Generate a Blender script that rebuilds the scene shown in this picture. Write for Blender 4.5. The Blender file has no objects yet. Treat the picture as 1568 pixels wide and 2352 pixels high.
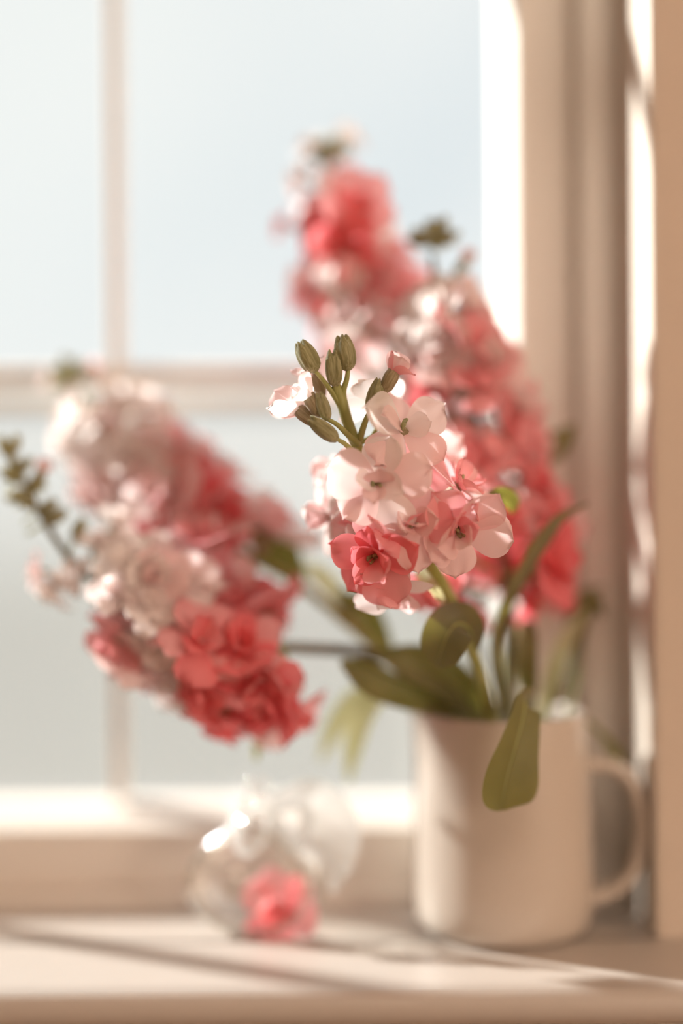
import bpy, bmesh, math, random
from mathutils import Vector, Matrix

# ------------------------------------------------------------------ camera, world, sun, exposure
S = bpy.context.scene
C = S.collection
random.seed(7)
ZS = 0.90                     # top of the window sill above the floor
F = 50.0 / 36.0 * 2352        # focal length in pixels of the 1568 x 2352 frame
HC = 0.177                    # lens height above the sill

cam_d = bpy.data.cameras.new('camera')
cam_d.sensor_fit = 'VERTICAL'; cam_d.sensor_height = 36.0; cam_d.sensor_width = 24.0
cam_d.lens = 50.0; cam_d.clip_start = 0.02; cam_d.clip_end = 200
cam_d.dof.use_dof = True
cam_d.dof.focus_distance = 0.522
cam_d.dof.aperture_fstop = 1.0
cam = bpy.data.objects.new('camera', cam_d); C.objects.link(cam)
CAM = Matrix.Translation((0, 0, ZS + HC)) @ Matrix.Rotation(math.pi/2, 4, 'X') @ Matrix.Rotation(math.radians(-0.45), 4, 'Z')
cam.matrix_world = CAM
S.camera = cam

SUN_DIR = Vector((-0.774, 0.387, 0.503)).normalized()     # towards the sun: left of the window, outside
wld = bpy.data.worlds.new('sky'); S.world = wld; wld.use_nodes = True
nt = wld.node_tree; nt.nodes.clear()
def wn(t, **k):
    n = nt.nodes.new(t)
    for a, b in k.items(): setattr(n, a, b)
    return n
out = wn('ShaderNodeOutputWorld'); bg = wn('ShaderNodeBackground')
tc = wn('ShaderNodeTexCoord')
noi = wn('ShaderNodeTexNoise'); noi.inputs['Scale'].default_value = 5.5; noi.inputs['Detail'].default_value = 3
rmp = wn('ShaderNodeValToRGB')
rmp.color_ramp.elements[0].position = 0.36; rmp.color_ramp.elements[0].color = (0.68, 0.755, 0.80, 1)
rmp.color_ramp.elements[1].position = 0.62; rmp.color_ramp.elements[1].color = (0.86, 0.885, 0.885, 1)
dot = wn('ShaderNodeVectorMath', operation='DOT_PRODUCT'); dot.inputs[1].default_value = SUN_DIR
glw = wn('ShaderNodeMapRange'); glw.inputs[1].default_value = 0.38; glw.inputs[2].default_value = 0.70
mixg = wn('ShaderNodeMixRGB'); mixg.inputs[2].default_value = (0.86, 0.89, 0.88, 1)
sep = wn('ShaderNodeSeparateXYZ')
hor = wn('ShaderNodeMapRange'); hor.inputs[1].default_value = 0.17; hor.inputs[2].default_value = 0.02
mixh = wn('ShaderNodeMixRGB'); mixh.inputs[2].default_value = (0.86, 0.88, 0.87, 1)
grd = wn('ShaderNodeMapRange'); grd.inputs[1].default_value = 0.0; grd.inputs[2].default_value = -0.05
mixd = wn('ShaderNodeMixRGB'); mixd.inputs[2].default_value = (0.55, 0.54, 0.50, 1)
L = nt.links.new
L(tc.outputs['Generated'], noi.inputs['Vector']); L(noi.outputs['Fac'], rmp.inputs[0])
L(tc.outputs['Generated'], dot.inputs[0]); L(dot.outputs['Value'], glw.inputs[0])
L(tc.outputs['Generated'], sep.inputs[0]); L(sep.outputs['Z'], hor.inputs[0]); L(sep.outputs['Z'], grd.inputs[0])
L(rmp.outputs[0], mixg.inputs[1]); L(glw.outputs[0], mixg.inputs[0])
L(mixg.outputs[0], mixh.inputs[1]); L(hor.outputs[0], mixh.inputs[0])
L(mixh.outputs[0], mixd.inputs[1]); L(grd.outputs[0], mixd.inputs[0])
L(mixd.outputs[0], bg.inputs['Color']); bg.inputs['Strength'].default_value = 1.12
L(bg.outputs[0], out.inputs['Surface'])

sun_d = bpy.data.lights.new('sun', 'SUN'); sun_d.energy = 17.0; sun_d.angle = math.radians(3.0); sun_d.color = (1.0, 0.97, 0.92)
sun = bpy.data.objects.new('sun', sun_d); C.objects.link(sun)
sun.rotation_euler = SUN_DIR.to_track_quat('Z', 'Y').to_euler(); sun.location = SUN_DIR * 6

S.view_settings.view_transform = 'Standard'; S.view_settings.look = 'None'
S.view_settings.exposure = 0.0; S.view_settings.gamma = 1.0
S.view_settings.use_curve_mapping = False
S.cycles.use_denoising = True
S.cycles.transparent_max_bounces = 24
FILL_WARM = (1.0, 0.775, 0.60)  # colour of the fill from the two added lamps
FILL_FLOOR = 17.0
FILL_CEIL = 6.4

# ------------------------------------------------------------------ helpers
def P(px, py, d):
    """pixel + distance from the lens plane -> world point"""
    return CAM @ Vector(((px - 784) / F * d, -(py - 1176) / F * d, -d))

def obj(name, me, mats=None, parent=None, mw=None):
    if isinstance(me, bmesh.types.BMesh):
        bm = me; me = bpy.data.meshes.new(name); bm.to_mesh(me); bm.free()
    if mats is not None and not me.materials:
        for m in (mats if isinstance(mats, (list, tuple)) else [mats]): me.materials.append(m)
    o = bpy.data.objects.new(name, me); C.objects.link(o)
    if mw is not None: o.matrix_basis = mw
    if parent is not None: o.parent = parent
    return o

def empty(name, loc):
    o = bpy.data.objects.new(name, None); C.objects.link(o)
    o.empty_display_size = 0.01; o.location = loc
    return o

def tag(o, label=None, cat=None, group=None, kind=None):
    if label: o['label'] = label
    if cat: o['category'] = cat
    if group: o['group'] = group
    if kind: o['kind'] = kind
    return o

def smooth(bm):
    for f in bm.faces: f.smooth = True
    return bm

def add_box(bm, a, b, bev=0.0):
    x0, y0, z0 = a; x1, y1, z1 = b
    vs = [bm.verts.new(p) for p in ((x0,y0,z0),(x1,y0,z0),(x1,y1,z0),(x0,y1,z0),(x0,y0,z1),(x1,y0,z1),(x1,y1,z1),(x0,y1,z1))]
    fs = [bm.faces.new([vs[i] for i in q]) for q in ((3,2,1,0),(4,5,6,7),(0,1,5,4),(1,2,6,5),(2,3,7,6),(3,0,4,7))]
    if bev:
        es = list({e for f in fs for e in f.edges})
        bmesh.ops.bevel(bm, geom=es, offset=bev, segments=2, affect='EDGES')
    return bm

def box(a, b, bev=0.0):
    return add_box(bmesh.new(), a, b, bev)

def extrude_profile(prof, axis, a, b):
    """closed profile: axis 'z' -> points (x, y); axis 'x' -> points (y, z)"""
    bm = bmesh.new(); rings = []
    for t in (a, b):
        rings.append([bm.verts.new((p[0], p[1], t) if axis == 'z' else (t, p[0], p[1])) for p in prof])
    n = len(prof)
    for i in range(n):
        bm.faces.new((rings[0][i], rings[0][(i+1) % n], rings[1][(i+1) % n], rings[1][i]))
    bm.faces.new(rings[0][::-1]); bm.faces.new(rings[1])
    bmesh.ops.recalc_face_normals(bm, faces=bm.faces)
    return bm

def lathe(prof, seg=32, bm=None, closed_ends=True):
    bm = bm or bmesh.new(); rings = []
    for r, z in prof:
        if r < 1e-6: rings.append([bm.verts.new((0, 0, z))])
        else: rings.append([bm.verts.new((r*math.cos(2*math.pi*i/seg), r*math.sin(2*math.pi*i/seg), z)) for i in range(seg)])
    for A, B in zip(rings, rings[1:]):
        for i in range(seg):
            j = (i+1) % seg
            q = [A[i % len(A)], A[j % len(A)], B[j % len(B)], B[i % len(B)]]
            u = []
            for v in q:
                if v not in u: u.append(v)
            if len(u) > 2: bm.faces.new(u)
    return bm

def catmull(pts, n):
    """n samples per span through vectors of any length"""
    pts = [list(p) for p in pts]; k = len(pts[0]); o = []
    for i in range(len(pts)-1):
        p0 = pts[max(i-1, 0)]; p1 = pts[i]; p2 = pts[i+1]; p3 = pts[min(i+2, len(pts)-1)]
        for s in range(n):
            t = s/n
            o.append([0.5*((2*p1[c]) + (-p0[c]+p2[c])*t + (2*p0[c]-5*p1[c]+4*p2[c]-p3[c])*t*t + (-p0[c]+3*p1[c]-3*p2[c]+p3[c])*t**3) for c in range(k)])
    o.append(pts[-1])
    return o

def tube(pts, radii, seg=8, bm=None, closed=False, flat=1.0, up=None):
    """tube along world points, radius per point"""
    bm = bm or bmesh.new(); n = len(pts); pts = [Vector(p) for p in pts]
    if not hasattr(radii, '__len__'): radii = [radii]*n
    rings = []; ref = None
    for i, p in enumerate(pts):
        if closed: tan = (pts[(i+1) % n] - pts[i-1]).normalized()
        else: tan = (pts[min(i+1, n-1)] - pts[max(i-1, 0)]).normalized()
        if ref is None:
            ref = Vector(up) if up else (Vector((0, 1, 0)) if abs(tan.y) < 0.9 else Vector((1, 0, 0)))
        a = (ref - tan*ref.dot(tan)).normalized(); b = tan.cross(a); ref = a if not up else Vector(up)
        rings.append([bm.verts.new(p + radii[i]*(a*math.cos(2*math.pi*k/seg) + b*flat*math.sin(2*math.pi*k/seg))) for k in range(seg)])
    m = n if closed else n-1
    for i in range(m):
        A, B = rings[i], rings[(i+1) % n]
        for k in range(seg):
            bm.faces.new((A[k], A[(k+1) % seg], B[(k+1) % seg], B[k]))
    if not closed:
        bm.faces.new(rings[0][::-1]); bm.faces.new(rings[-1])
    return smooth(bm)

# ------------------------------------------------------------------ materials
def mat(name):
    m = bpy.data.materials.new(name); m.use_nodes = True
    m.node_tree.nodes.clear()
    return m, m.node_tree.nodes, m.node_tree.links.new

def paint(name, col, rough=0.5, bump=0.0, scale=200.0, var=0.04):
    m, N, K = mat(name)
    o = N.new('ShaderNodeOutputMaterial'); b = N.new('ShaderNodeBsdfPrincipled'); K(b.outputs[0], o.inputs[0])
    t = N.new('ShaderNodeTexCoord'); n = N.new('ShaderNodeTexNoise'); n.inputs['Scale'].default_value = 9; n.inputs['Detail'].default_value = 5
    K(t.outputs['Object'], n.inputs['Vector'])
    r = N.new('ShaderNodeValToRGB')
    r.color_ramp.elements[0].position = .3; r.color_ramp.elements[0].color = (*[c*(1-var) for c in col], 1)
    r.color_ramp.elements[1].position = .7; r.color_ramp.elements[1].color = (*col, 1)
    K(n.outputs['Fac'], r.inputs[0]); K(r.outputs[0], b.inputs['Base Color'])
    b.inputs['Roughness'].default_value = rough
    if bump:
        n2 = N.new('ShaderNodeTexNoise'); n2.inputs['Scale'].default_value = scale; n2.inputs['Detail'].default_value = 4
        K(t.outputs['Object'], n2.inputs['Vector'])
        bp = N.new('ShaderNodeBump'); bp.inputs['Strength'].default_value = bump; bp.inputs['Distance'].default_value = .002
        K(n2.outputs['Fac'], bp.inputs['Height']); K(bp.outputs[0], b.inputs['Normal'])
    return m

M = {}
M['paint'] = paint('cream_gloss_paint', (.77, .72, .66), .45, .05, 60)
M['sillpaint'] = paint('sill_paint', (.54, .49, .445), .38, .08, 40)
M['wall'] = paint('textured_wall_paint', (.67, .575, .485), .8, .35, 330)
M['plaster'] = paint('reveal_paint', (.70, .63, .55), .6, .1, 120)
M['ceil'] = paint('ceiling_paint', (.82, .78, .72), .8)
M['floor'] = paint('floor_wood', (.36, .22, .12), .45, .1, 30, .3)
M['ceramic'] = paint('cream_ceramic', (.58, .515, .45), .24, .02, 25, .02)
M['metal'] = paint('fill_lamp_metal', (.25, .2, .14), .35)

def emit(name, col, s):
    m, N, K = mat(name)
    o = N.new('ShaderNodeOutputMaterial'); e = N.new('ShaderNodeEmission')
    e.inputs[0].default_value = (*col, 1); e.inputs[1].default_value = s; K(e.outputs[0], o.inputs[0])
    return m
M['fillshade'] = emit('fill_shade_glow', FILL_WARM, FILL_FLOOR)
M['fill_diffuser'] = emit('fill_diffuser_glow', FILL_WARM, FILL_CEIL)

def clear_glass(name, tint, f0, edge, rough=0.0):
    m, N, K = mat(name)
    o = N.new('ShaderNodeOutputMaterial'); mx = N.new('ShaderNodeMixShader')
    t = N.new('ShaderNodeBsdfTransparent'); t.inputs[0].default_value = (*tint, 1)
    g = N.new('ShaderNodeBsdfGlossy'); g.inputs['Roughness'].default_value = rough; g.inputs[0].default_value = (1, 1, 1, 1)
    w = N.new('ShaderNodeLayerWeight'); w.inputs['Blend'].default_value = edge
    mr = N.new('ShaderNodeMapRange'); mr.inputs[3].default_value = f0; mr.inputs[4].default_value = .9
    K(w.outputs['Facing'], mr.inputs[0]); K(mr.outputs[0], mx.inputs[0])
    K(t.outputs[0], mx.inputs[1]); K(g.outputs[0], mx.inputs[2]); K(mx.outputs[0], o.inputs[0])
    return m
M['pane'] = clear_glass('window_glass', (.985, .99, .985), .03, .06)
M['rimglass'] = clear_glass('thick_glass_rim', (.86, .85, .80), .12, .5, .14)
M['glass'] = clear_glass('clear_blown_glass', (.95, .96, .95), .03, .42, .03)

def sheet(name, col, trans, clear, rough=.6):
    """thin light-scattering sheet: diffuse + translucent, part of the light goes straight through"""
    m, N, K = mat(name)
    o = N.new('ShaderNodeOutputMaterial')
    d = N.new('ShaderNodeBsdfDiffuse'); d.inputs[0].default_value = (*col, 1)
    t = N.new('ShaderNodeBsdfTranslucent'); t.inputs[0].default_value = (*col, 1)
    a = N.new('ShaderNodeMixShader'); a.inputs[0].default_value = trans
    K(d.outputs[0], a.inputs[1]); K(t.outputs[0], a.inputs[2])
    c = N.new('ShaderNodeBsdfTransparent')
    b = N.new('ShaderNodeMixShader'); b.inputs[0].default_value = clear
    K(a.outputs[0], b.inputs[1]); K(c.outputs[0], b.inputs[2]); K(b.outputs[0], o.inputs[0])
    return m
M['screen'] = sheet('fine_insect_mesh', (.40, .40, .38), .55, .60)
M['ribbon'] = sheet('sheer_white_ribbon', (.88, .91, .91), .55, .30)

def petal_mat(name, base, mid, tip, trans=.5):
    m, N, K = mat(name)
    o = N.new('ShaderNodeOutputMaterial')
    uv = N.new('ShaderNodeUVMap'); uv.uv_map = 'UVMap'
    sp = N.new('ShaderNodeSeparateXYZ'); K(uv.outputs[0], sp.inputs[0])
    # fan of veins: noise stretched along the petal
    mp = N.new('ShaderNodeMapping'); mp.inputs['Scale'].default_value = (16, 1.6, 1); K(uv.outputs[0], mp.inputs['Vector'])
    nz = N.new('ShaderNodeTexNoise'); nz.inputs['Scale'].default_value = 1.0; nz.inputs['Detail'].default_value = 3; K(mp.outputs[0], nz.inputs['Vector'])
    oi = N.new('ShaderNodeObjectInfo')
    ad = N.new('ShaderNodeMath'); ad.operation = 'MULTIPLY_ADD'; ad.inputs[1].default_value = .42; K(nz.outputs['Fac'], ad.inputs[0])
    K(sp.outputs['Y'], ad.inputs[2])
    a2 = N.new('ShaderNodeMath'); a2.operation = 'MULTIPLY_ADD'; a2.inputs[1].default_value = .30; K(oi.outputs['Random'], a2.inputs[0]); K(ad.outputs[0], a2.inputs[2])
    r = N.new('ShaderNodeValToRGB'); e = r.color_ramp.elements
    e[0].position = .30; e[0].color = (*base, 1); e[1].position = 1.25 if False else 1.0; e[1].color = (*tip, 1)
    k = e.new(.62); k.color = (*mid, 1)
    sc = N.new('ShaderNodeMath'); sc.operation = 'MULTIPLY'; sc.inputs[1].default_value = .72; K(a2.outputs[0], sc.inputs[0]); K(sc.outputs[0], r.inputs[0])
    d = N.new('ShaderNodeBsdfPrincipled'); d.inputs['Roughness'].default_value = .55; K(r.outputs[0], d.inputs['Base Color'])
    d.inputs['Specular IOR Level'].default_value = .25
    t = N.new('ShaderNodeBsdfTranslucent'); K(r.outputs[0], t.inputs[0])
    bp = N.new('ShaderNodeBump'); bp.inputs['Strength'].default_value = .35; bp.inputs['Distance'].default_value = .0006
    K(nz.outputs['Fac'], bp.inputs['Height']); K(bp.outputs[0], d.inputs['Normal']); K(bp.outputs[0], t.inputs['Normal'])
    x = N.new('ShaderNodeMixShader'); x.inputs[0].default_value = trans
    K(d.outputs[0], x.inputs[1]); K(t.outputs[0], x.inputs[2]); K(x.outputs[0], o.inputs[0])
    return m
PET = [petal_mat('petal_blush', (.94, .88, .86), (.95, .70, .76), (.94, .54, .64)),
       petal_mat('petal_pink', (.94, .74, .73), (.95, .46, .56), (.94, .35, .48)),
       petal_mat('petal_rose', (.95, .50, .52), (.95, .22, .35), (.94, .15, .34)),
       petal_mat('petal_coral_red', (.93, .30, .32), (.91, .065, .17), (.87, .048, .19))]

def green_mat(name, a, b, tr, trans=.35, rough=.55, scale=60, stretch=None):
    m, N, K = mat(name)
    o = N.new('ShaderNodeOutputMaterial')
    tcn = N.new('ShaderNodeTexCoord'); nz = N.new('ShaderNodeTexNoise'); nz.inputs['Scale'].default_value = scale; nz.inputs['Detail'].default_value = 4
    if stretch:
        mpg = N.new('ShaderNodeMapping'); mpg.inputs['Scale'].default_value = stretch
        K(tcn.outputs['Object'], mpg.inputs['Vector']); K(mpg.outputs[0], nz.inputs['Vector'])
    else: K(tcn.outputs['Object'], nz.inputs['Vector'])
    r = N.new('ShaderNodeValToRGB'); e = r.color_ramp.elements
    e[0].position = .35; e[0].color = (*a, 1); e[1].position = .68; e[1].color = (*b, 1); K(nz.outputs['Fac'], r.inputs[0])
    d = N.new('ShaderNodeBsdfPrincipled'); d.inputs['Roughness'].default_value = rough; K(r.outputs[0], d.inputs['Base Color'])
    d.inputs['Sheen Weight'].default_value = .25
    t = N.new('ShaderNodeBsdfTranslucent'); t.inputs[0].default_value = (*tr, 1)
    x = N.new('ShaderNodeMixShader'); x.inputs[0].default_value = trans
    K(d.outputs[0], x.inputs[1]); K(t.outputs[0], x.inputs[2]); K(x.outputs[0], o.inputs[0])
    return m
M['leaf'] = green_mat('grey_green_leaf', (.10, .092, .048), (.17, .155, .085), (.42, .42, .05), .22)
M['youngleaf'] = green_mat('young_leaf', (.11, .10, .05), (.18, .165, .08), (.55, .54, .07), .30)
M['paleleaf'] = green_mat('pale_leaf', (.42, .44, .25), (.60, .60, .42), (.75, .75, .40), .5)
M['stem'] = green_mat('green_stem', (.36, .37, .10), (.46, .46, .17), (.5, .52, .1), .25, .5, 90)
M['darkstem'] = green_mat('olive_stem', (.12, .11, .05), (.19, .17, .08), (.3, .3, .06), .12, .55, 90)
M['bud'] = green_mat('olive_bud', (.20, .19, .08), (.50, .47, .27), (.55, .52, .18), .22, .6, 1.0, (1500, 1500, 130))
M['calyx'] = green_mat('brown_green_calyx', (.24, .19, .10), (.48, .40, .25), (.6, .5, .25), .25, .6, 1.0, (1500, 1500, 130))

# ------------------------------------------------------------------ the room
def struct(o): o['kind'] = 'structure'; return o
WY0, WY1 = .588, .705          # room face and outer face of the window wall
OX0, OX1 = -.62, .130          # opening
RX0, RX1, RY0, RZ1 = -1.7, 1.5, -2.3, 2.45
OZ1 = ZS + .93
bm = bmesh.new()               # wall with the opening, one mesh
xs = [RX0, OX0, OX1, RX1]; zs = [0, ZS - .014, OZ1, RZ1]
for i in range(3):
    for k in range(3):
        if i == 1 and k == 1: continue
        add_box(bm, (xs[i], WY0, zs[k]), (xs[i+1], WY1, zs[k+1]))
bmesh.ops.remove_doubles(bm, verts=bm.verts, dist=1e-5)
seen = {}
for f in list(bm.faces):
    key = tuple(sorted(v.index for v in f.verts))
bm.verts.index_update()
for f in list(bm.faces):
    key = tuple(sorted(v.index for v in f.verts)); seen.setdefault(key, []).append(f)
dup = [f for v in seen.values() if len(v) > 1 for f in v]
bmesh.ops.delete(bm, geom=dup, context='FACES')
struct(obj('wall_window', bm, M['wall']))
struct(obj('wall_left', box((RX0-.1, RY0, 0), (RX0, WY1, RZ1)), M['wall']))
struct(obj('wall_right', box((RX1, RY0, 0), (RX1+.1, WY1, RZ1)), M['wall']))
struct(obj('wall_back', box((RX0-.1, RY0-.1, 0), (RX1+.1, RY0, RZ1)), M['wall']))
struct(obj('ceiling', box((RX0-.1, RY0-.1, RZ1), (RX1+.1, WY1, RZ1+.1)), M['ceil']))
struct(obj('floor', box((RX0-.1, RY0-.1, -.1), (RX1+.1, WY1, 0)), M['floor']))
# white lining of the opening, thin boards on its right, left and top
struct(obj('trim_1', box((OX1-.0012, WY0+.0008, ZS), (OX1, .654, OZ1)), M['plaster']))
struct(obj('trim_2', box((OX0, WY0+.0008, ZS), (OX0+.0012, .654, OZ1)), M['plaster']))
struct(obj('trim_3', box((OX0+.0012, WY0+.0008, OZ1-.0012), (OX1-.0012, .654, OZ1)), M['plaster']))
# sill board with a rounded nose and horns past the opening
SF = .521
bm = bmesh.new()
prof = [(WY0, -.013)]
prof += [(SF+.0065 - .0065*math.sin(a), -.0065 - .0065*math.cos(a)) for a in [math.pi*i/10 for i in range(11)]]
prof += [(WY0, 0)]
bm = extrude_profile([(y, z+ZS) for y, z in prof], 'x', OX0-.07, OX1+.09)
add_box(bm, (OX0+.0005, WY0-.002, ZS-.013), (OX1-.0005, .66, ZS))
smooth(bm)
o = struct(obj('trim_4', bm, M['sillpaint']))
md = o.modifiers.new('w', 'EDGE_SPLIT'); md.split_angle = math.radians(35)
# apron moulding under the sill
prof = [(WY0, -.014), (.541, -.014), (.541, -.021), (.548, -.026), (.555, -.036), (.572, -.042), (.572, -.085), (WY0, -.09)]
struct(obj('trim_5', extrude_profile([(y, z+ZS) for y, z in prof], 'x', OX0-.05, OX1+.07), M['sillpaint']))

# ------------------------------------------------------------------ window
win = empty('window_1', (0, .66, ZS)); struct(win)
def wpart(name, bm, m, label=None):
    o = obj(name, bm, m, win, Matrix.Translation((0, -.66, -ZS)))
    if label: o['label'] = label
    return o
GY = .677
XR = .0802                      # right edge of the opening sash light
# right-hand frame stop
wpart('frame_stop', extrude_profile([(.1085, .641), (.1215, .641), (.1222, .647), (.130, .647), (.130, .70), (.1085, .70)], 'z', ZS, OZ1), M['paint'])
wpart('frame_stop', extrude_profile([(OX0, .70), (OX0, .653), (OX0+.008, .653), (OX0+.009, .641), (OX0+.022, .641), (OX0+.022, .70)], 'z', ZS, OZ1), M['paint'])
# sash stiles with a sloped glazing bead
wpart('sash_stile', extrude_profile([(XR, .645), (.1035, .645), (.1035, .6495), (.1085, .6495), (.1085, .69), (XR-.0045, .69), (XR-.0045, .672)], 'z', ZS+.008, OZ1), M['paint'])
XL = OX0+.050
wpart('sash_stile', extrude_profile([(XL, .645), (XL+.010, .663), (XL+.010, .69), (OX0+.022, .69), (OX0+.022, .645)], 'z', ZS+.008, OZ1), M['paint'])
# bottom rail, top rail, bottom stop
wpart('bottom_rail', extrude_profile([(.645, ZS+.0075), (.645, ZS+.0335), (.674, ZS+.040), (.69, ZS+.040), (.69, ZS+.0075)], 'x', OX0+.022, .1085), M['paint'])
wpart('top_rail', extrude_profile([(.645, OZ1), (.645, ZS+.875), (.664, ZS+.866), (.69, ZS+.866), (.69, OZ1)], 'x', OX0+.022, .1085), M['paint'])
wpart('bottom_stop', box((OX0+.0013, .634, ZS), (OX1-.0013, .70, ZS+.0075), .0008), M['paint'])
mx = [-.1065, -.287, -.4675]
mz = [.2425, .448, .654]
for x in mx:
    wpart('muntin', extrude_profile([(x-.0016, .667), (x+.0016, .667), (x+.0030, .675), (x+.0030, .683), (x-.0030, .683), (x-.0030, .675)], 'z', ZS+.043, ZS+.866), M['paint'])
for z in mz:
    wpart('muntin', extrude_profile([(.668, ZS+z-.003), (.675, ZS+z-.0045), (.682, ZS+z-.0045), (.682, ZS+z+.0045), (.675, ZS+z+.0045), (.668, ZS+z+.003)], 'x', XL+.010, XR-.0045), M['paint'])
cols = [XL+.010] + mx[::-1] + [XR-.0045]; rows = [.043] + mz + [.866]
for i in range(4):
    for k in range(4):
        wpart('pane', box((cols[i]+.0028, GY, ZS+rows[k]+.0045), (cols[i+1]-.0028, GY+.003, ZS+rows[k+1]-.0045)), M['pane'])
def screen_sheet():
    bm = bmesh.new(); bm.faces.new([bm.verts.new(p) for p in ((OX0+.03, .6938, ZS+.012), (.104, .6938, ZS+.012), (.104, .6938, ZS+.232), (OX0+.03, .6938, ZS+.232))])
    return bm
# insect screen outside the lower lights
scr = wpart('insect_screen', screen_sheet(), M['screen'], 'fine pale insect mesh over the lower panes')
for a, b in (((OX0+.022, .692, ZS+.228), (.1085, .699, ZS+.236)), ((OX0+.022, .690, ZS+.008), (.1085, .697, ZS+.018))):
    wpart('screen_bar', box(a, b), M['paint'])

# ------------------------------------------------------------------ unseen lamps behind the camera, added as warm fill
t = empty('added_fill_lamp', (1.02, -.75, 0)); tag(t, 'unseen drum-shade floor lamp added as warm fill from the right', 'lamp')
b = lathe([(0, 0), (.14, 0), (.14, .012), (.03, .03), (.012, .04), (0, .04)], 32); obj('base', smooth(b), M['metal'], t)
b = lathe([(.011, .03), (.011, 1.18)], 16); obj('pole', smooth(b), M['metal'], t)
b = lathe([(.20, 1.12), (.20, 1.48), (.196, 1.48), (.196, 1.12), (.20, 1.12)], 40); obj('fill_shade', smooth(b), M['fillshade'], t)  # glowing drum throws the added fill from front right
t = empty('added_ceiling_fill', (.1, -1.0, RZ1)); tag(t, 'unseen round ceiling lamp added as warm overhead fill', 'lamp')
b = lathe([(0, 0), (.33, 0), (.33, -.03), (.30, -.035), (0, -.035)], 40); obj('fitting', b, M['metal'], t)
b = lathe([(.30, -.035), (.27, -.07), (.15, -.09), (0, -.095)], 40); obj('fill_diffuser', smooth(b), M['fill_diffuser'], t)  # glowing disc gives the added soft fill from above

# ------------------------------------------------------------------ pitcher
JX, JY = .0675, .6060
jug = empty('pitcher', (JX, JY, ZS)); tag(jug, 'plain cream ceramic pitcher holding the pink flowers on the sill', 'pitcher')
SEG = 56
prof = [(0, .0012), (.028, .0012), (.030, 0), (.0335, .0004), (.0362, .0030), (.0378, .0075), (.0382, .014), (.0380, .030), (.0376, .05), (.0370, .07), (.0362, .082), (.0358, .0885),
        (.0356, .0910), (.0347, .0920), (.0337, .0910), (.0335, .086), (.0345, .07), (.0352, .04), (.0352, .012), (.032, .005), (0, .004)]
bm = lathe(prof, SEG); smooth(bm)
# pouring lip on the left side
for v in bm.verts:
    if v.co.z > .055:
        a = math.atan2(v.co.y, v.co.x); da = math.pi - abs(a)
        w = math.exp(-(da/.42)**2) * ((v.co.z-.055)/.041)**2
        v.co.x -= .0045*w; v.co.z += .0045*w
obj('body', bm, M['ceramic'], jug)
hp = catmull([(.0345, 0, .0690), (.0450, 0, .0690), (.0540, 0, .0625), (.0582, 0, .050), (.0584, 0, .038), (.0550, 0, .025), (.0470, 0, .0165), (.0360, 0, .0125)], 6)
bm = tube(hp, [.0064 if 3 < i < len(hp)-4 else .0072 for i in range(len(hp))], 16, None, False, .50, (0, 1, 0))
bmesh.ops.rotate(bm, cent=(0, 0, 0), matrix=Matrix.Rotation(math.radians(-5), 3, 'Z'), verts=bm.verts)
obj('handle', bm, M['ceramic'], jug)

# ------------------------------------------------------------------ flower parts
def smoothstep(t): t = max(0, min(1, t)); return t*t*(3-2*t)

def petal_geo(bm, Lp, W, cup, curl, wave, seed, mw=None, slot=0, nu=8, nv=9, notch=.035):
    rnd = random.Random(seed); ph = [rnd.uniform(0, 6.28) for _ in range(4)]
    uvl = bm.loops.layers.uv.verify(); g = []
    asym = rnd.uniform(-.12, .12); tw = rnd.uniform(-.25, .25)
    for j in range(nv+1):
        v = j/nv; row = []
        w = max(.02, .10*(1-v) + math.sin(math.pi*min(1, .02+.98*v)**1.55)**.52)
        for i in range(nu+1):
            u = -1 + 2*i/nu
            x = u*w*W*.5 + asym*W*v*v
            y = Lp*v*(1 - .05*u*u*v**3 - notch*math.exp(-(u/.30)**2)*v**4 + .03*math.sin(3.1*u+ph[0])*v**3)
            # sweep the grid: curl lifts the tip, cup lifts the sides, waves ruffle the rim
            z = cup*W*(u*u)*w*.5 + curl*Lp*v*v + tw*u*w*W*.25*v
            z += wave*W*v**2.2*(math.sin(4.2*u+ph[1])*.6 + math.sin(7.5*u+ph[2]+2*v)*.35)
            p = Vector((x, y, z))
            row.append((bm.verts.new(mw @ p if mw else p), (u*.5+.5, v)))
        g.append(row)
    for j in range(nv):
        for i in range(nu):
            q = [g[j][i], g[j][i+1], g[j+1][i+1], g[j+1][i]]
            f = bm.faces.new([a[0] for a in q]); f.smooth = True; f.material_index = slot
            for lp, a in zip(f.loops, q): lp[uvl].uv = a[1]

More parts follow.
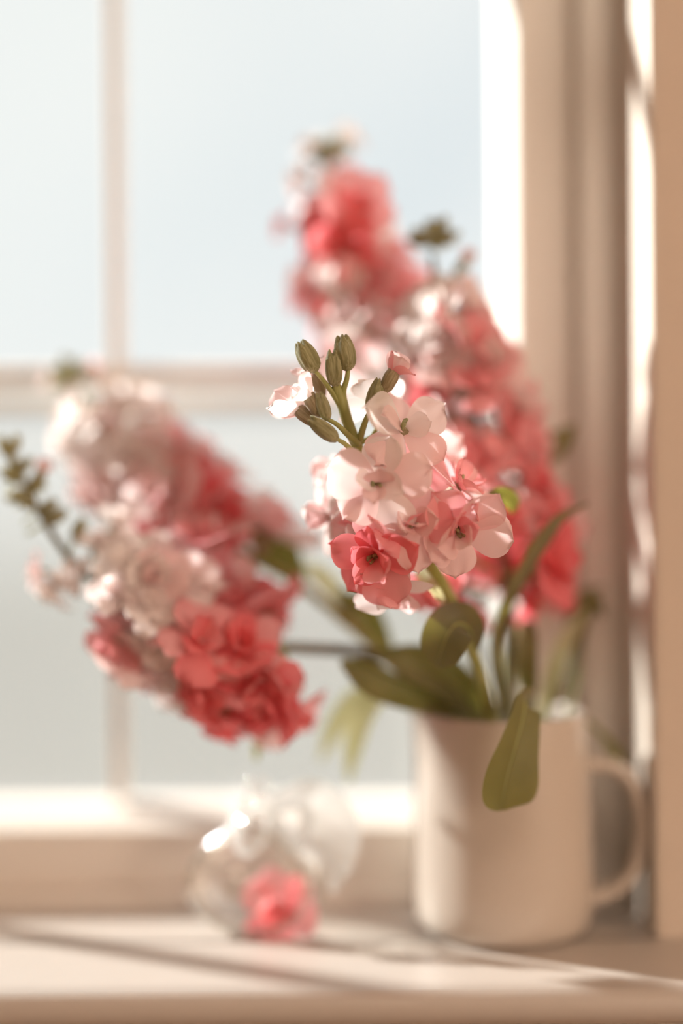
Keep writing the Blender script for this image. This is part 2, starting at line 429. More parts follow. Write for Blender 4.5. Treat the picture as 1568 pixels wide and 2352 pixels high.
def petal_layout(rnd, size=1.0, openness=1.0, n_out=None, n_in=None):
    """petals of one flower as (matrix, length, width, cup, curl, wave, seed); flower opens along +Z"""
    res = []
    n = n_out or rnd.choice([4, 5, 5]); a0 = rnd.uniform(0, 6.28)
    for k in range(n):
        a = a0 + 6.283*k/n + rnd.uniform(-.18, .18)
        tilt = math.radians(rnd.uniform(2, 26) + (1-openness)*55)
        m = Matrix.Rotation(a, 4, 'Z') @ Matrix.Rotation(tilt, 4, 'X') @ Matrix.Translation((0, .0012, 0)) @ Matrix.Rotation(rnd.uniform(-.25, .25), 4, 'Y')
        Lp = .0172*size*rnd.uniform(.9, 1.08)
        res.append((m, Lp, Lp*rnd.uniform(.82, 1.0), rnd.uniform(-.35, .45), rnd.uniform(-.50, .22), rnd.uniform(.05, .13), rnd.random()))
    n = n_in if n_in is not None else rnd.choice([4, 5, 6]); a0 = rnd.uniform(0, 6.28)
    for k in range(n):
        a = a0 + 6.283*k/max(n, 1) + rnd.uniform(-.3, .3)
        tilt = math.radians(rnd.uniform(38, 68) + (1-openness)*20)
        m = Matrix.Rotation(a, 4, 'Z') @ Matrix.Rotation(tilt, 4, 'X') @ Matrix.Translation((0, .0006, 0)) @ Matrix.Rotation(rnd.uniform(-.5, .5), 4, 'Y')
        Lp = .0128*size*rnd.uniform(.8, 1.1)
        res.append((m, Lp, Lp*rnd.uniform(.75, .95), rnd.uniform(.15, .6), rnd.uniform(-.35, .25), rnd.uniform(.06, .13), rnd.random()))
    return res

def tube_local(bm, pts, radii, slot, seg=7):
    n0 = len(bm.faces); bm.faces.ensure_lookup_table()
    tube(pts, radii, seg, bm); bm.faces.ensure_lookup_table()
    for f in list(bm.faces)[n0:]: f.material_index = slot

# flower meshes of the stems that lie outside the sharp zone: whole florets, shared by copies
FLORET = {}
for tone in range(4):
    for k in range(5):
        rnd = random.Random(100*tone+k); bm = bmesh.new()
        for m, Lp, W, cu, cl, wv, sd in petal_layout(rnd, 1.0, rnd.uniform(.75, 1.0)):
            petal_geo(bm, Lp, W, cu, cl, wv, sd, m, 3 if rnd.random() < .34 else 0, 6, 6)
        tube_local(bm, [(0, 0, .001), (0, 0, -.006), (0, 0, -.0085)], [.0026, .0024, .0012], 1)
        tube_local(bm, [(0, 0, -.008), (0, 0, -.0165)], [.0009, .0010], 2)
        me = bpy.data.meshes.new('floret'); bm.to_mesh(me); bm.free()
        for mm in (PET[tone], M['calyx'], M['stem'], PET[max(tone-1, 0)]): me.materials.append(mm)
        FLORET[tone, k] = me

def bud_mesh(pink=None, length=.0105, rad=.0032, ped=.010):
    bm = bmesh.new()
    prof = [(.0010, -.0003), (rad*.55, length*.04), (rad*.80, length*.14), (rad*.95, length*.30), (rad, length*.48), (rad*.96, length*.64), (rad*.84, length*.80), (rad*.62, length*.92), (rad*.42, length), (rad*.25, length*.97), (0, length*.92)]
    lathe(prof, 32, bm)
    for v in bm.verts:          # four sepals: grooves where they meet, loose tips
        a = math.atan2(v.co.y, v.co.x); t = v.co.z/length
        s = 1 - .20*(abs(math.cos(2*a))**7)*(1 if t > .15 else .3)
        if t > .86: v.co.z += .0009*math.cos(4*a+math.pi)
        v.co.x *= s; v.co.y *= s
    for f in bm.faces: f.smooth = True
    if pink is not None:
        n0 = len(bm.faces)
        for k in range(3):
            m = Matrix.Translation((0, 0, length*.55)) @ Matrix.Rotation(2.1*k, 4, 'Z') @ Matrix.Rotation(math.radians(78), 4, 'X')
            petal_geo(bm, length*.95, rad*2.7, .75, .35 if k else -.1, .04, k*.3+length, m, 1, 6, 6)
    if ped:
        tube_local(bm, [(0, 0, .0004), (0, 0, -ped*.5), (.0004, 0, -ped)], [.0009, .0008, .0010], 2)
    me = bpy.data.meshes.new('bud'); bm.to_mesh(me); bm.free()
    for mm in (M['bud'], PET[pink if pink is not None else 1], M['stem']): me.materials.append(mm)
    return me
BUD = [bud_mesh(None), bud_mesh(None, .0085, .0027), bud_mesh(1), bud_mesh(0, .0095, .003)]

def face_matrix(loc, dirv, spin=0.0, scale=1.0):
    q = Vector(dirv).normalized().to_track_quat('Z', 'Y')
    return Matrix.Translation(loc) @ q.to_matrix().to_4x4() @ Matrix.Rotation(spin, 4, 'Z') @ Matrix.Scale(scale, 4)

def under(root, name, me, mw, mats=None):
    """a part whose world transform is mw, parented to an unrotated empty"""
    return obj(name, me, mats, root, Matrix.Translation(-root.location) @ mw)

def wdir(r, u, t): return Vector((r, -t, u)).normalized()    # right, up, towards the room

def stem_part(root, pts, r0, r1, mat_, name='stem', n=6):
    s = catmull(pts, n); w = [P(*a[:3]) for a in s]
    rr = [r0 + (r1-r0)*i/(len(w)-1) for i in range(len(w))]
    under(root, name, tube(w, rr, 9), Matrix(), mat_)
    return w

def leaf(root, pts, widths, nrm, m='leaf', fold=.35, name='leaf', label=None, nv=5, across=6, ruffle=.0):
    """leaf blade along pixel points with its own width (px at 0.6 m) at each, folded along the midrib"""
    s = catmull([tuple(p)+(w,) for p, w in zip(pts, widths)], nv)
    bm = bmesh.new(); g = []; W = [P(*a[:3]) for a in s]; nrm = Vector(nrm).normalized()
    for i, p in enumerate(W):
        tan = (W[min(i+1, len(W)-1)] - W[max(i-1, 0)]).normalized()
        side = tan.cross(nrm)
        side = side.normalized() if side.length > .05 else Vector((1, 0, 0))
        nn = side.cross(tan).normalized(); hw = max(s[i][3], 1.0)*.5/F*.6
        row = []
        for k in range(across+1):
            u = -1 + 2*k/across
            row.append(bm.verts.new(p + side*hw*u + nn*hw*(fold*(abs(u)**1.3) + ruffle*math.sin(i*.9+3*u))))
        g.append(row)
    for A, B in zip(g, g[1:]):
        for k in range(across): bm.faces.new((A[k], A[k+1], B[k+1], B[k]))
    smooth(bm)
    o = under(root, name, bm, Matrix(), M[m])
    mid = tube([p - nrm*.0002 for p in W], [max(.0001, .0008*(1-.8*i/len(W))) for i in range(len(W))], 5)
    v = obj('midrib', mid, M['stem' if m != 'paleleaf' else 'paleleaf'], o)
    if label: o['label'] = label
    return o

def spike(root, spine, n, off, seed, tone_fn, size=(0.85, 1.05), bias=(0, 0, 0), up=.45, skip=None):
    """florets in a spiral up a spine (pixel, depth) from its lower end (t=0) to its tip (t=1)"""
    rnd = random.Random(seed); s = catmull(spine, 24); W = [P(*a[:3]) for a in s]
    for i in range(n):
        t = (i+.5)/n; k = min(len(W)-2, int(t*(len(W)-1))); p = W[k]
        tan = (W[min(k+3, len(W)-1)] - W[max(k-3, 0)]).normalized()
        a = tan.orthogonal().normalized(); b = tan.cross(a)
        ang = 2.39996*i + rnd.uniform(-.3, .3)
        d = (a*math.cos(ang) + b*math.sin(ang) + tan*up + Vector(bias)).normalized()
        r = (off[0] + (off[1]-off[0])*t)*rnd.uniform(.72, 1.22); sc = (size[0] + (size[1]-size[0])*(1-t))*rnd.uniform(.72, 1.28)
        if skip and rnd.random() < skip*t: continue
        under(root, 'floret', FLORET[tone_fn(t, rnd), rnd.randrange(5)], face_matrix(p + d*r, d + Vector((rnd.uniform(-.5, .5), rnd.uniform(-.5, .5), rnd.uniform(-.45, .45))), rnd.uniform(0, 6.28), sc))
    return W

def tip_buds(root, centre, axis, n, spread, seed, sc=(.6, .9), kinds=(0, 1)):
    rnd = random.Random(seed)
    for i in range(n):
        a = 2.4*i; rr = math.sqrt(i/max(n, 1)); ax = Vector(axis).normalized()
        o1 = ax.orthogonal().normalized(); o2 = ax.cross(o1)
        d = (ax*(1.15-rr) + (o1*math.cos(a) + o2*math.sin(a))*rr*1.1).normalized()
        under(root, 'bud', BUD[rnd.choice(kinds)], face_matrix(Vector(centre) + d*spread*rnd.uniform(.6, 1), d, a, rnd.uniform(*sc)))

def one(root, px, py, d, f, tone, sc=1.0, k=None, spin=None):
    k = random.randrange(5) if k is None else k
    return under(root, 'floret', FLORET[tone, k], face_matrix(P(px, py, d), wdir(*f), random.uniform(0, 6.28) if spin is None else spin, sc))

BASE = Vector((JX, JY, ZS + .012))
GROUP = 'pink stock flowers in the pitcher'

# ------------------------------------------------------------------ stem in focus
s1 = empty('stock_flower', BASE + Vector((-.004, -.012, 0)))
tag(s1, 'sharply focused pink stock flower with olive buds on a forked green tip', 'flower', GROUP)
stem_part(s1, [(1150, 1940, .590), (1130, 1660, .585), (1085, 1500, .567), (1020, 1350, .552), (930, 1210, .542), (850, 1085, .534), (815, 1015, .530), (795, 960, .528), (778, 905, .527), (770, 885, .527)], .0029, .0019, M['stem'], n=8)

def branch(root, pts, r0, r1): stem_part(root, pts, r0, r1, M['stem'], 'pedicel', 5)
# forked pedicels and buds at the tip
def s1bud(px, py, d, tx, ty, me, sc, tilt=0.0, spin=0.0, tipd=0.0):
    a = P(px, py, d); b = P(tx, ty, d+tipd)
    under(s1, 'bud', me, face_matrix(a, b-a, spin, sc))
B0 = bud_mesh(None, .0118, .0040, 0); B1 = bud_mesh(None, .0125, .0041, 0); B2 = bud_mesh(None, .0128, .0034, 0); B3 = bud_mesh(None, .0122, .0031, 0)
branch(s1, [(806, 990, .529), (780, 930, .527), (752, 886, .525), (724, 853, .523)], .0015, .0007)
s1bud(724, 853, .523, 690, 790, B0, 1.0, spin=.4)
branch(s1, [(800, 960, .529), (788, 905, .527), (796, 872, .526), (799, 850, .526)], .0014, .0008)
s1bud(799, 850, .526, 786, 778, B1, 1.0, spin=.9)
branch(s1, [(782, 930, .527), (772, 900, .526), (769, 884, .525)], .0013, .0009)
s1bud(770, 886, .525, 762, 806, B2, 1.0, spin=.1)
branch(s1, [(826, 1010, .530), (833, 985, .526), (842, 960, .524), (850, 946, .523)], .0014, .0008)
s1bud(850, 947, .523, 872, 872, B3, 1.0, spin=.7)
branch(s1, [(822, 1020, .529), (800, 1000, .524), (775, 976, .521), (752, 963, .519)], .0013, .0007)
branch(s1, [(822, 1046, .528), (808, 1034, .523), (790, 1018, .519), (772, 1008, .517)], .0012, .0007)
s1bud(774, 1010, .517, 716, 966, B3, 1.0, spin=.3)
s1bud(752, 964, .519, 735, 912, B3, .82, spin=1.2)
branch(s1, [(776, 890, .527), (770, 880, .526), (763, 874, .525)], .0014, .0018)

CAL = {}
def floret1(px, py, d, f, tone, sc, seed, openness=1.0, n_out=None, n_in=None, root=(840, 1070, .535), ped=True, spin=0.0, tones=None):
    """flower whose petals can be told apart: calyx and pedicel with single petals below it"""
    rnd = random.Random(seed); loc = P(px, py, d); mw = face_matrix(loc, wdir(*f), spin, 1.0); inv = mw.inverted()
    bm = bmesh.new()
    tube_local(bm, [(0, 0, .0015), (0, 0, -.005), (0, 0, -.0085)], [.0022, .0026, .0012], 0, 10)
    if ped:
        e = inv @ P(*root); a = Vector((0, 0, -.008)); h = Vector((0, 0, -.013))
        pts = [a, a.lerp(h, .5).lerp(e, .15), h.lerp(e, .4), e]
        tube_local(bm, pts, [.0010, .0009, .0009, .0012], 1, 7)
    for k in range(5):
        a = rnd.uniform(0, 6.28); r = .0012
        tube_local(bm, [(r*math.cos(a), r*math.sin(a), 0), (r*1.4*math.cos(a), r*1.4*math.sin(a), .005*sc)], [.0004, .0006], 2, 5)
    fo = under(s1, 'floret', bm, mw, [M['calyx'], M['stem'], M['paleleaf']])
    for i, (m, Lp, W, cu, cl, wv, sd) in enumerate(petal_layout(rnd, sc, openness, n_out, n_in)):
        pb = bmesh.new(); petal_geo(pb, Lp, W, cu, cl, wv, sd, None, 0, 12, 14)
        tn = tone if not tones else tones[i % len(tones)]
        obj('petal', pb, PET[tn], fo, m)
    return fo

FL = [  # px, py, depth, facing (right, up, towards), tone, size, seed, openness, outer, inner, root
 (868, 1112, .517, (-.15, .02, 1), 0, 1.02, 11, .95, 5, 4, (850, 1080, .534), [0, 1, 0, 1, 1]),
 (925, 990, .524, (.35, .55, .75), 0, 1.02, 4, .95, 5, 2, (845, 1075, .534), [1, 0, 1, 0]),
 (862, 930, .538, (-.1, .6, -.4), 0, .80, 21, .75, 4, 2, (822, 1020, .531), [0]),
 (1050, 1120, .532, (.55, .6, .45), 1, 1.05, 8, .85, 5, 5, (935, 1200, .541), [2, 1, 2]),
 (1050, 1215, .523, (.25, -.25, .9), 1, 1.08, 15, .9, 5, 4, (960, 1250, .543), [1, 1, 2]),
 (865, 1275, .525, (-.35, -.25, .8), 2, 1.05, 33, .8, 5, 5, (935, 1235, .542), [3, 2, 3]),
 (945, 1205, .521, (.1, .15, 1), 1, .90, 41, .8, 5, 4, (905, 1175, .538), [2, 1, 1]),
 (765, 1185, .548, (-.9, .05, .2), 0, .92, 52, .85, 5, 4, (880, 1150, .538), [0, 0, 1]),
 (790, 1100, .552, (-.75, .45, -.2), 0, .98, 61, .9, 5, 3, (850, 1085, .535), [1, 0]),
 (895, 1335, .534, (-.1, -.75, .5), 1, .85, 70, .8, 5, 4, (985, 1300, .548), [0, 1, 2]),
 (975, 1330, .556, (-.2, -.6, -.3), 3, 1.0, 77, .9, 5, 4, (1000, 1320, .55), [3, 2]),
 (965, 1060, .556, (.4, .5, -.5), 2, 1.05, 83, .95, 5, 4, (870, 1110, .536), [2, 1]),
 (835, 1215, .540, (-.6, -.3, .4), 1, .95, 91, .8, 5, 4, (900, 1180, .54), [2, 1, 0]),
 (900, 1160, .530, (.5, -.5, .6), 0, .8, 97, .7, 4, 3, (890, 1150, .538), [0, 1]),
]
for i, (px, py, d, f, tone, sc, seed, op, no, ni, rt, tn) in enumerate(FL):
    floret1(px, py, d, f, tone, sc, seed, op, no, ni, rt, True, i*1.1, tn)
# flower just opening on the left, its petals out of a brown-green calyx
def half_open(px, py, d, tx, ty, tipd, sizes, tone, seed):
    a = P(px, py, d); b = P(tx, ty, d+tipd); rnd = random.Random(seed)
    mw = face_matrix(a, b-a, seed); bm = bmesh.new()
    tube_local(bm, [(0, 0, 0), (0, 0, .003), (0, 0, .007), (0, 0, .0095)], [.0008, .0026, .0029, .0024], 0, 12)
    fo = under(s1, 'opening_bud', bm, mw, [M['calyx'], M['stem']])
    for k in range(5):
        m = Matrix.Translation((0, 0, .007)) @ Matrix.Rotation(6.28*k/5 + rnd.uniform(-.3, .3), 4, 'Z') @ Matrix.Rotation(math.radians(rnd.uniform(28, 75)), 4, 'X')
        pb = bmesh.new(); L_ = sizes*rnd.uniform(.75, 1.1); petal_geo(pb, L_, L_*.85, rnd.uniform(.2, .7), rnd.uniform(-.3, .5), .09, seed+k, None, 0, 10, 11)
        obj('petal', pb, PET[tone if k % 3 else min(tone+1, 3)], fo, m)
half_open(738, 958, .521, 712, 915, .0, .0105, 0, 3)
half_open(728, 975, .524, 694, 948, .002, .0130, 0, 5)
half_open(745, 910, .534, 728, 876, .0, .0095, 0, 12)
half_open(878, 905, .5235, 897, 868, .0, .0110, 1, 9)
# leaves of this stem
leaf(s1, [(1085, 1500, .568), (1080, 1450, .556), (1052, 1432, .548), (1028, 1458, .545), (1012, 1500, .546), (1002, 1532, .549)], [22, 60, 92, 102, 84, 14], (-.25, -1, .15), 'leaf', .30)
leaf(s1, [(1188, 1640, .585), (1205, 1608, .556), (1200, 1650, .549), (1182, 1720, .545), (1164, 1785, .543), (1154, 1835, .543), (1150, 1862, .544)], [30, 62, 78, 104, 134, 116, 16], (.42, -.9, -.05), 'youngleaf', .30, label='yellow-olive leaf hanging down over the pitcher rim')
leaf(s1, [(960, 1310, .550), (985, 1345, .546), (1020, 1385, .548)], [14, 34, 8], (-.2, -1, .2), 'paleleaf', .3)
leaf(s1, [(1085, 1170, .556), (1115, 1140, .554), (1145, 1132, .554), (1172, 1150, .557), (1178, 1178, .560)], [14, 34, 44, 36, 6], (.3, -.8, -.6), 'leaf', .5)

# ------------------------------------------------------------------ broad pink stem behind it, right
s2 = empty('stock_flower', BASE + Vector((.006, .006, 0)))
tag(s2, 'broad coral pink stock flower topped by a dark green bud cluster', 'flower', GROUP)
stem_part(s2, [(1160, 1940, .612), (1165, 1660, .606), (1170, 1430, .602), (1150, 1250, .604), (1110, 1050, .606), (1060, 860, .606), (1020, 740, .604), (1000, 640, .602), (992, 585, .602)], .0030, .0012, M['darkstem'], n=8)
spike(s2, [(1165, 1400, .598), (1140, 1250, .600), (1110, 1090, .602), (1085, 960, .604), (1050, 840, .604), (1035, 740, .603)], 34, (.0235, .0150), 5,
      lambda t, r: r.choice([3, 3, 2, 2]) if t < .35 else (r.choice([2, 2, 1, 3]) if t < .72 else r.choice([1, 0, 1, 2])), (.78, 1.08))
one(s2, 1010, 665, .600, (-.4, .5, .7), 0, .62); one(s2, 1068, 705, .597, (.7, .3, .6), 1, .78); one(s2, 1020, 800, .592, (-.5, .2, .8), 0, .85)
one(s2, 1150, 830, .602, (.8, .4, .3), 2, .8); one(s2, 960, 755, .602, (-.8, .2, .4), 0, .85); one(s2, 1110, 780, .61, (.7, .5, .2), 1, .8)
one(s2, 1190, 960, .606, (.9, .2, .3), 2, .95); one(s2, 1215, 1080, .604, (.9, .1, .3), 2, .95); one(s2, 1225, 1180, .604, (.9, 0, .2), 3, .9); one(s2, 1000, 940, .604, (-.8, .2, .5), 3, 1.0)
one(s2, 1195, 1370, .606, (.8, -.4, .2), 3, .8); one(s2, 1090, 1390, .600, (-.6, -.5, .4), 3, .8)
tip_buds(s2, P(1000, 562, .602), (0, 0, 1), 16, .0055, 8, (.55, .8))
a = P(1045, 630, .601); under(s2, 'bud', BUD[2], face_matrix(a, P(1080, 590, .601)-a, 0, .8))
leaf(s2, [(1215, 1060, .614), (1250, 1045, .612), (1285, 1015, .612), (1320, 975, .612)], [20, 70, 62, 8], (-.2, -1, .3), 'leaf', .25)
leaf(s2, [(1150, 1640, .590), (1130, 1500, .578), (1150, 1400, .572), (1200, 1300, .570), (1250, 1225, .570), (1290, 1185, .572), (1350, 1156, .576)], [20, 44, 40, 44, 40, 22, 5], (.75, -.7, .2), 'leaf', .5)
leaf(s2, [(1215, 1660, .602), (1216, 1580, .596), (1212, 1510, .592), (1216, 1450, .594), (1200, 1425, .600)], [16, 40, 52, 40, 6], (-.5, -1, 0), 'leaf', .45)
leaf(s2, [(1180, 1660, .606), (1165, 1560, .612), (1175, 1470, .618), (1200, 1410, .622)], [16, 46, 44, 6], (.3, -1, 0), 'paleleaf', .4)

# ------------------------------------------------------------------ tall stem by the glass
s3 = empty('stock_flower', BASE + Vector((0, .016, 0)))
tag(s3, 'tallest coral pink stock flower, standing before the clear upper pane', 'flower', GROUP)
stem_part(s3, [(1150, 1930, .622), (1120, 1660, .624), (1040, 1250, .632), (930, 900, .638), (850, 720, .640), (795, 520, .640), (762, 420, .640), (750, 360, .640)], .0028, .0011, M['darkstem'], n=8)
spike(s3, [(905, 850, .633), (870, 740, .634), (835, 620, .635), (800, 520, .636)], 18, (.0215, .0165), 17,
      lambda t, r: r.choice([1, 0, 1, 0]) if t < .3 else r.choice([2, 3, 2, 1]), (.82, 1.02))
one(s3, 800, 590, .622, (.1, .1, 1), 3, .95); one(s3, 850, 640, .620, (.4, 0, .9), 2, .95); one(s3, 780, 640, .616, (-.3, .1, .9), 0, .62); one(s3, 715, 670, .632, (-.9, .1, .3), 2, .8); one(s3, 800, 720, .622, (-.2, -.2, .9), 0, .95); one(s3, 905, 720, .628, (.8, -.1, .5), 2, .85)
for px, py, f, tn, sc in ((690, 415, (-.8, .3, .3), 1, .55), (765, 440, (.5, .2, .8), 1, .72), (735, 480, (-.3, .2, .8), 0, .72), (830, 490, (.8, .4, .3), 0, .72), (655, 515, (-.9, .2, .2), 2, .42),
                          (790, 405, (.8, .4, .2), 2, .55), (715, 345, (-.5, .7, .2), 0, .6), (800, 320, (.6, .7, 0), 0, .5)):
    one(s3, px, py, .640, f, tn, sc)
tip_buds(s3, P(752, 366, .640), (0, 0, 1), 9, .0050, 3, (.55, .75))
leaf(s3, [(1010, 1180, .634), (960, 1010, .634), (945, 900, .632), (960, 850, .632)], [14, 50, 40, 5], (0, -1, .2), 'leaf', .4)

# ------------------------------------------------------------------ upper left stem
s4 = empty('stock_flower', BASE + Vector((-.014, .010, 0)))
tag(s4, 'pink stock flower whose budded tip crosses the horizontal window bar', 'flower', GROUP)
stem_part(s4, [(1140, 1930, .626), (1075, 1660, .630), (960, 1560, .620), (820, 1450, .612), (690, 1345, .610), (560, 1270, .614), (420, 1170, .626), (290, 1030, .640), (215, 950, .640), (178, 895, .640)], .0029, .0011, M['stem'], n=8)
spike(s4, [(600, 1330, .603), (500, 1240, .613), (420, 1160, .622), (340, 1080, .629), (280, 1000, .635)], 27, (.0220, .0165), 27,
      lambda t, r: r.choice([2, 2, 3, 1]) if t < .35 else (r.choice([2, 2, 1]) if t < .62 else r.choice([0, 0, 1])), (.80, 1.04))
for px, py, d, f, tn, sc in ((360, 1050, .626, (-.1, .5, .8), 2, 1.0), (440, 1090, .616, (.4, .6, .6), 3, .95), (510, 1180, .606, (.7, .3, .6), 3, .9), (400, 1190, .611, (-.1, -.1, 1), 2, 1.0), (470, 1230, .604, (.1, 0, 1), 3, .9),
                             (250, 975, .629, (-.3, .4, .8), 1, .8), (180, 950, .632, (-.8, .2, .4), 0, .8), (160, 1010, .632, (-.8, -.2, .4), 0, .8), (270, 925, .636, (.5, .6, .3), 0, .75), (230, 1070, .626, (-.7, -.3, .5), 0, .95), (215, 1130, .624, (-.6, -.5, .5), 1, .85), (300, 1130, .620, (-.4, -.2, .8), 1, .95),
                             (590, 1390, .598, (.3, -.4, .8), 3, .9), (610, 1430, .600, (.5, -.6, .5), 2, .8), (520, 1330, .596, (-.2, -.1, .9), 2, .95), (440, 1290, .602, (-.5, -.4, .7), 0, .9)):
    one(s4, px, py, d, f, tn, sc)
tip_buds(s4, P(170, 880, .640), (-.4, 0, 1), 11, .0065, 4, (.65, .85), (0, 1, 2))
leaf(s4, [(690, 1345, .611), (655, 1290, .617), (610, 1225, .622), (570, 1180, .626), (548, 1165, .630)], [26, 84, 100, 60, 8], (.1, -1, .35), 'leaf', .3)
leaf(s4, [(900, 1520, .617), (850, 1440, .616), (810, 1390, .616), (770, 1360, .618)], [24, 80, 72, 8], (-.2, -1, .3), 'leaf', .35)
leaf(s4, [(830, 1450, .612), (760, 1350, .620), (720, 1310, .624), (690, 1290, .628)], [20, 46, 40, 6], (.2, -1, .5), 'paleleaf', .3)

# ------------------------------------------------------------------ lower left stem
s5 = empty('stock_flower', BASE + Vector((-.018, -.004, 0)))
tag(s5, 'low sprawling pink stock flower, crimson at its lower end, with a long bare budded tip', 'flower', GROUP)
stem_part(s5, [(1140, 1930, .618), (1100, 1680, .614), (1010, 1575, .606), (860, 1505, .599), (680, 1488, .594), (520, 1480, .590), (380, 1425, .588), (270, 1370, .586), (205, 1325, .586), (140, 1255, .586), (85, 1165, .587), (40, 1075, .588), (15, 1030, .589)], .0030, .0011, M['darkstem'], n=8)
spike(s5, [(660, 1540, .587), (560, 1520, .584), (460, 1480, .582), (370, 1425, .581), (290, 1375, .582)], 25, (.0200, .0165), 37,
      lambda t, r: r.choice([3, 3, 3, 2]) if t < .5 else r.choice([1, 0, 2, 0]), (.78, 1.0), (0, 0, -.35), .35)
for px, py, d, f, tn, sc in ((660, 1630, .582, (.5, -.6, .6), 3, .92), (600, 1590, .576, (.1, -.4, .9), 3, .95), (540, 1550, .572, (0, -.1, 1), 3, .9), (560, 1490, .576, (.2, .3, .9), 3, .85), (470, 1500, .574, (-.1, 0, 1), 2, .8), (430, 1590, .582, (-.3, -.8, .4), 0, .85), (500, 1620, .586, (-.1, -.9, .3), 0, .8), (330, 1520, .582, (-.8, -.3, .4), 2, .7),
                             (350, 1460, .576, (-.5, .1, .8), 0, .85), (410, 1440, .572, (-.2, .2, .9), 0, .9), (590, 1650, .591, (-.1, -.9, .2), 0, .7), (300, 1300, .576, (-.2, .5, .8), 0, .85), (360, 1330, .572, (.1, .3, .9), 1, .85), (430, 1340, .576, (.2, .5, .8), 0, .8), (275, 1400, .582, (-.6, -.6, .4), 1, .7),
                             (125, 1345, .586, (-.6, -.6, .3), 0, .72), (90, 1310, .588, (-.9, .1, .2), 1, .5), (175, 1320, .584, (-.4, .2, .7), 0, .55), (220, 1260, .588, (.4, .7, .3), 0, .65), (260, 1210, .590, (.5, .7, .3), 0, .7)):
    one(s5, px, py, d, f, tn, sc)
rnd = random.Random(3)
for px, py, tx, ty, k in ((20, 1050, 5, 1010, 0), (45, 1085, 75, 1045, 1), (40, 1075, 22, 1040, 1), (50, 1105, 12, 1085, 0), (65, 1130, 98, 1080, 0), (62, 1130, 30, 1140, 0), (80, 1165, 45, 1150, 1), (90, 1175, 128, 1150, 0), (105, 1200, 140, 1180, 0), (170, 1240, 190, 1195, 0), (85, 1120, 110, 1030, 2), (30, 1040, 40, 1000, 1)):
    a = P(px, py, .587); under(s5, 'bud', BUD[k], face_matrix(a, P(tx, ty, .586)-a, rnd.uniform(0, 6), rnd.uniform(.78, .95)))
leaf(s5, [(1050, 1640, .604), (960, 1610, .592), (880, 1580, .584), (830, 1550, .580), (782, 1520, .578)], [30, 66, 78, 72, 14], (-.1, -1, .5), 'leaf', .35)
leaf(s5, [(1100, 1660, .608), (1060, 1590, .598), (1000, 1545, .592), (930, 1520, .588), (860, 1500, .586)], [34, 84, 96, 80, 10], (.1, -1, .3), 'leaf', .4)
leaf(s5, [(960, 1600, .614), (880, 1595, .612), (836, 1640, .612), (812, 1720, .614), (800, 1800, .618)], [12, 40, 58, 46, 6], (-.4, -1, .1), 'paleleaf', .3, label='pale limp leaf drooping towards the sill')
leaf(s5, [(900, 1570, .620), (820, 1600, .622), (770, 1670, .624), (735, 1750, .628)], [12, 44, 50, 6], (-.4, -1, .2), 'paleleaf', .3)
leaf(s5, [(605, 1660, .591), (594, 1700, .592), (588, 1748, .594)], [8, 24, 5], (0, -1, 0), 'stem', .3)

# ------------------------------------------------------------------ leafy shoot at the handle side
s6 = empty('leafy_spray', BASE + Vector((.016, .002, 0)))
tag(s6, 'flowerless leafy spray at the handle side of the pitcher, leaves bent over', 'foliage')
stem_part(s6, [(1190, 1930, .608), (1245, 1660, .608), (1290, 1590, .612), (1320, 1500, .614), (1340, 1440, .616)], .0022, .0012, M['darkstem'], n=6)
leaf(s6, [(1300, 1650, .612), (1325, 1570, .614), (1335, 1490, .614), (1350, 1420, .612), (1375, 1385, .610), (1388, 1420, .608)], [16, 26, 30, 46, 40, 6], (-.9, -.6, .0), 'leaf', .5)
leaf(s6, [(1315, 1520, .616), (1310, 1440, .620), (1340, 1375, .622), (1385, 1350, .622)], [10, 26, 36, 6], (.2, -1, .4), 'leaf', .35)
leaf(s6, [(1240, 1660, .606), (1262, 1590, .606), (1300, 1480, .606), (1350, 1400, .608)], [14, 36, 44, 6], (-.7, -1, .2), 'paleleaf', .4)
leaf(s6, [(1285, 1655, .604), (1330, 1650, .604), (1375, 1680, .604), (1412, 1730, .604), (1440, 1765, .604)], [8, 10, 14, 30, 4], (-.1, -1, .3), 'leaf', .3)

# ------------------------------------------------------------------ glass ornament with ribbon, blossom in it
GX, GYc = P(592, 2040, .602).x, .606
orn = empty('glass_ornament', (GX, GYc, ZS)); tag(orn, 'clear glass teardrop ornament with a round opening, standing on the sill', 'ornament')
bm = lathe([(0, .0004), (.010, .0008), (.0185, .0038), (.0255, .0095), (.0290, .0165), (.0292, .0225), (.0265, .0300), (.0205, .0370), (.0135, .0430), (.0080, .0485), (.0058, .0530), (.0060, .0560), (0, .0575)], 48)
nrm = Vector((-.30, -1, .12)).normalized(); ctr = Vector((0, 0, .020))
r = bmesh.ops.bisect_plane(bm, geom=list(bm.verts)+list(bm.edges)+list(bm.faces), plane_co=ctr + nrm*.0135, plane_no=nrm, clear_outer=True)
loop = [v for v in r['geom_cut'] if isinstance(v, bmesh.types.BMVert)]
ax = nrm.orthogonal().normalized(); ay = nrm.cross(ax)
loop = sorted([v.co.copy() for v in loop], key=lambda c: math.atan2((c-ctr).dot(ay), (c-ctr).dot(ax)))
smooth(bm)
obj('glass_shell', bm, M['glass'], orn)
obj('rim', tube(loop, .0016, 8, None, True), M['rimglass'], orn)
kn = lathe([(0, .0565), (.004, .058), (.0052, .061), (.004, .064), (0, .0655)], 20); obj('knob', smooth(kn), M['glass'], orn)
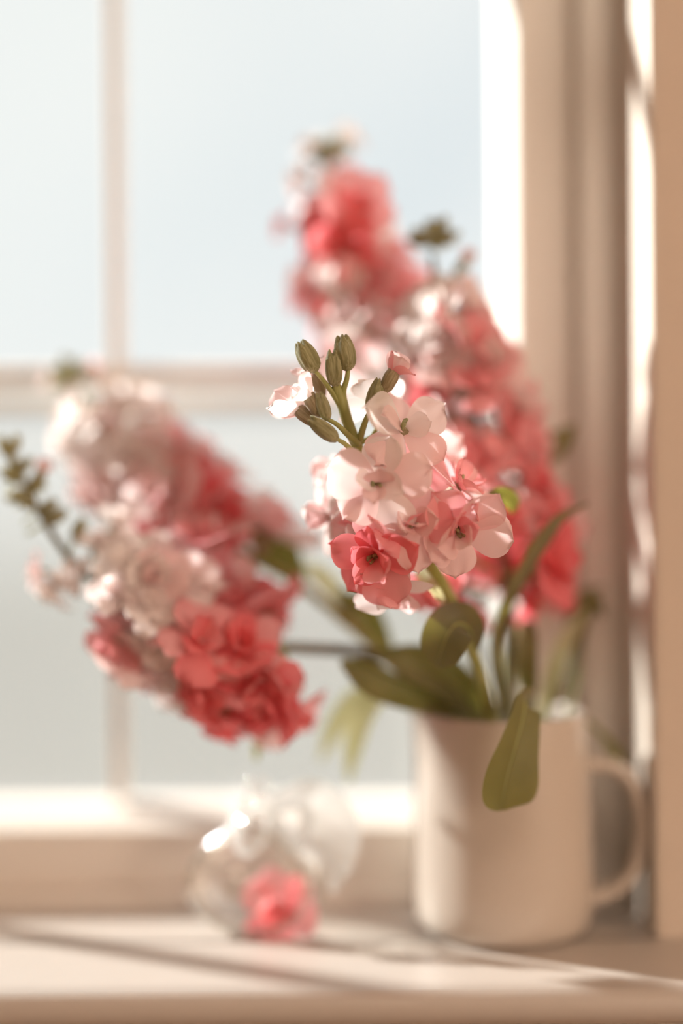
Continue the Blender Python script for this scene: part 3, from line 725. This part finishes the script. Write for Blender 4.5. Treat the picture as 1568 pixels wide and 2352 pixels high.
def ribbon(pts, widths, nrm_, name='ribbon'):
    s = catmull([tuple(p)+(w,) for p, w in zip(pts, widths)], 7); bm = bmesh.new(); g = []
    W = [P(*a[:3]) for a in s]; n_ = Vector(nrm_).normalized()
    for i, p in enumerate(W):
        tan = (W[min(i+1, len(W)-1)] - W[max(i-1, 0)]).normalized(); side = tan.cross(n_).normalized(); hw = s[i][3]*.5/F*.6
        g.append([bm.verts.new(p + side*hw*u + n_*.0012*math.sin(2.4*u+i*.3)) for u in (-1, -.5, 0, .5, 1)])
    for A, B in zip(g, g[1:]):
        for k in range(4): bm.faces.new((A[k], A[k+1], B[k+1], B[k]))
    return under(orn, name, smooth(bm), Matrix(), M['ribbon'])
ribbon([(625, 1850, .600), (690, 1828, .596), (740, 1850, .594), (770, 1910, .592), (775, 1980, .590), (765, 2050, .590)], [40, 70, 104, 112, 76, 10], (-.2, -1, .2))
ribbon([(625, 1855, .598), (690, 1850, .592), (705, 1900, .590), (670, 1945, .590), (640, 1910, .594), (622, 1860, .598)], [14, 30, 46, 46, 34, 12], (-.5, -1, .3))
ribbon([(620, 1855, .598), (570, 1850, .596), (545, 1895, .594), (560, 1945, .592), (600, 1920, .594), (622, 1862, .598)], [14, 30, 44, 46, 32, 12], (.4, -1, .3))

bl = empty('loose_blossom', P(640, 2150, .592)); bl.location.z = ZS + .001
tag(bl, 'single loose pink blossom lying inside the glass ornament', 'flower')
rnd = random.Random(5); ctr = P(642, 2090, .594); mw = face_matrix(ctr, wdir(-.15, .25, 1), .4, 1.0)
bm = bmesh.new(); tube_local(bm, [(0, 0, .001), (0, 0, -.006)], [.0022, .0014], 0, 10)
under(bl, 'calyx', bm, mw, M['calyx'])
for i, (m, Lp, W, cu, cl, wv, sd) in enumerate(petal_layout(rnd, .92, .95, 6, 5)):
    pb = bmesh.new(); petal_geo(pb, Lp, W, cu, cl, wv, sd, None, 0, 9, 10)
    under(bl, 'petal', pb, mw @ m, PET[3 if i % 3 == 1 else 2])
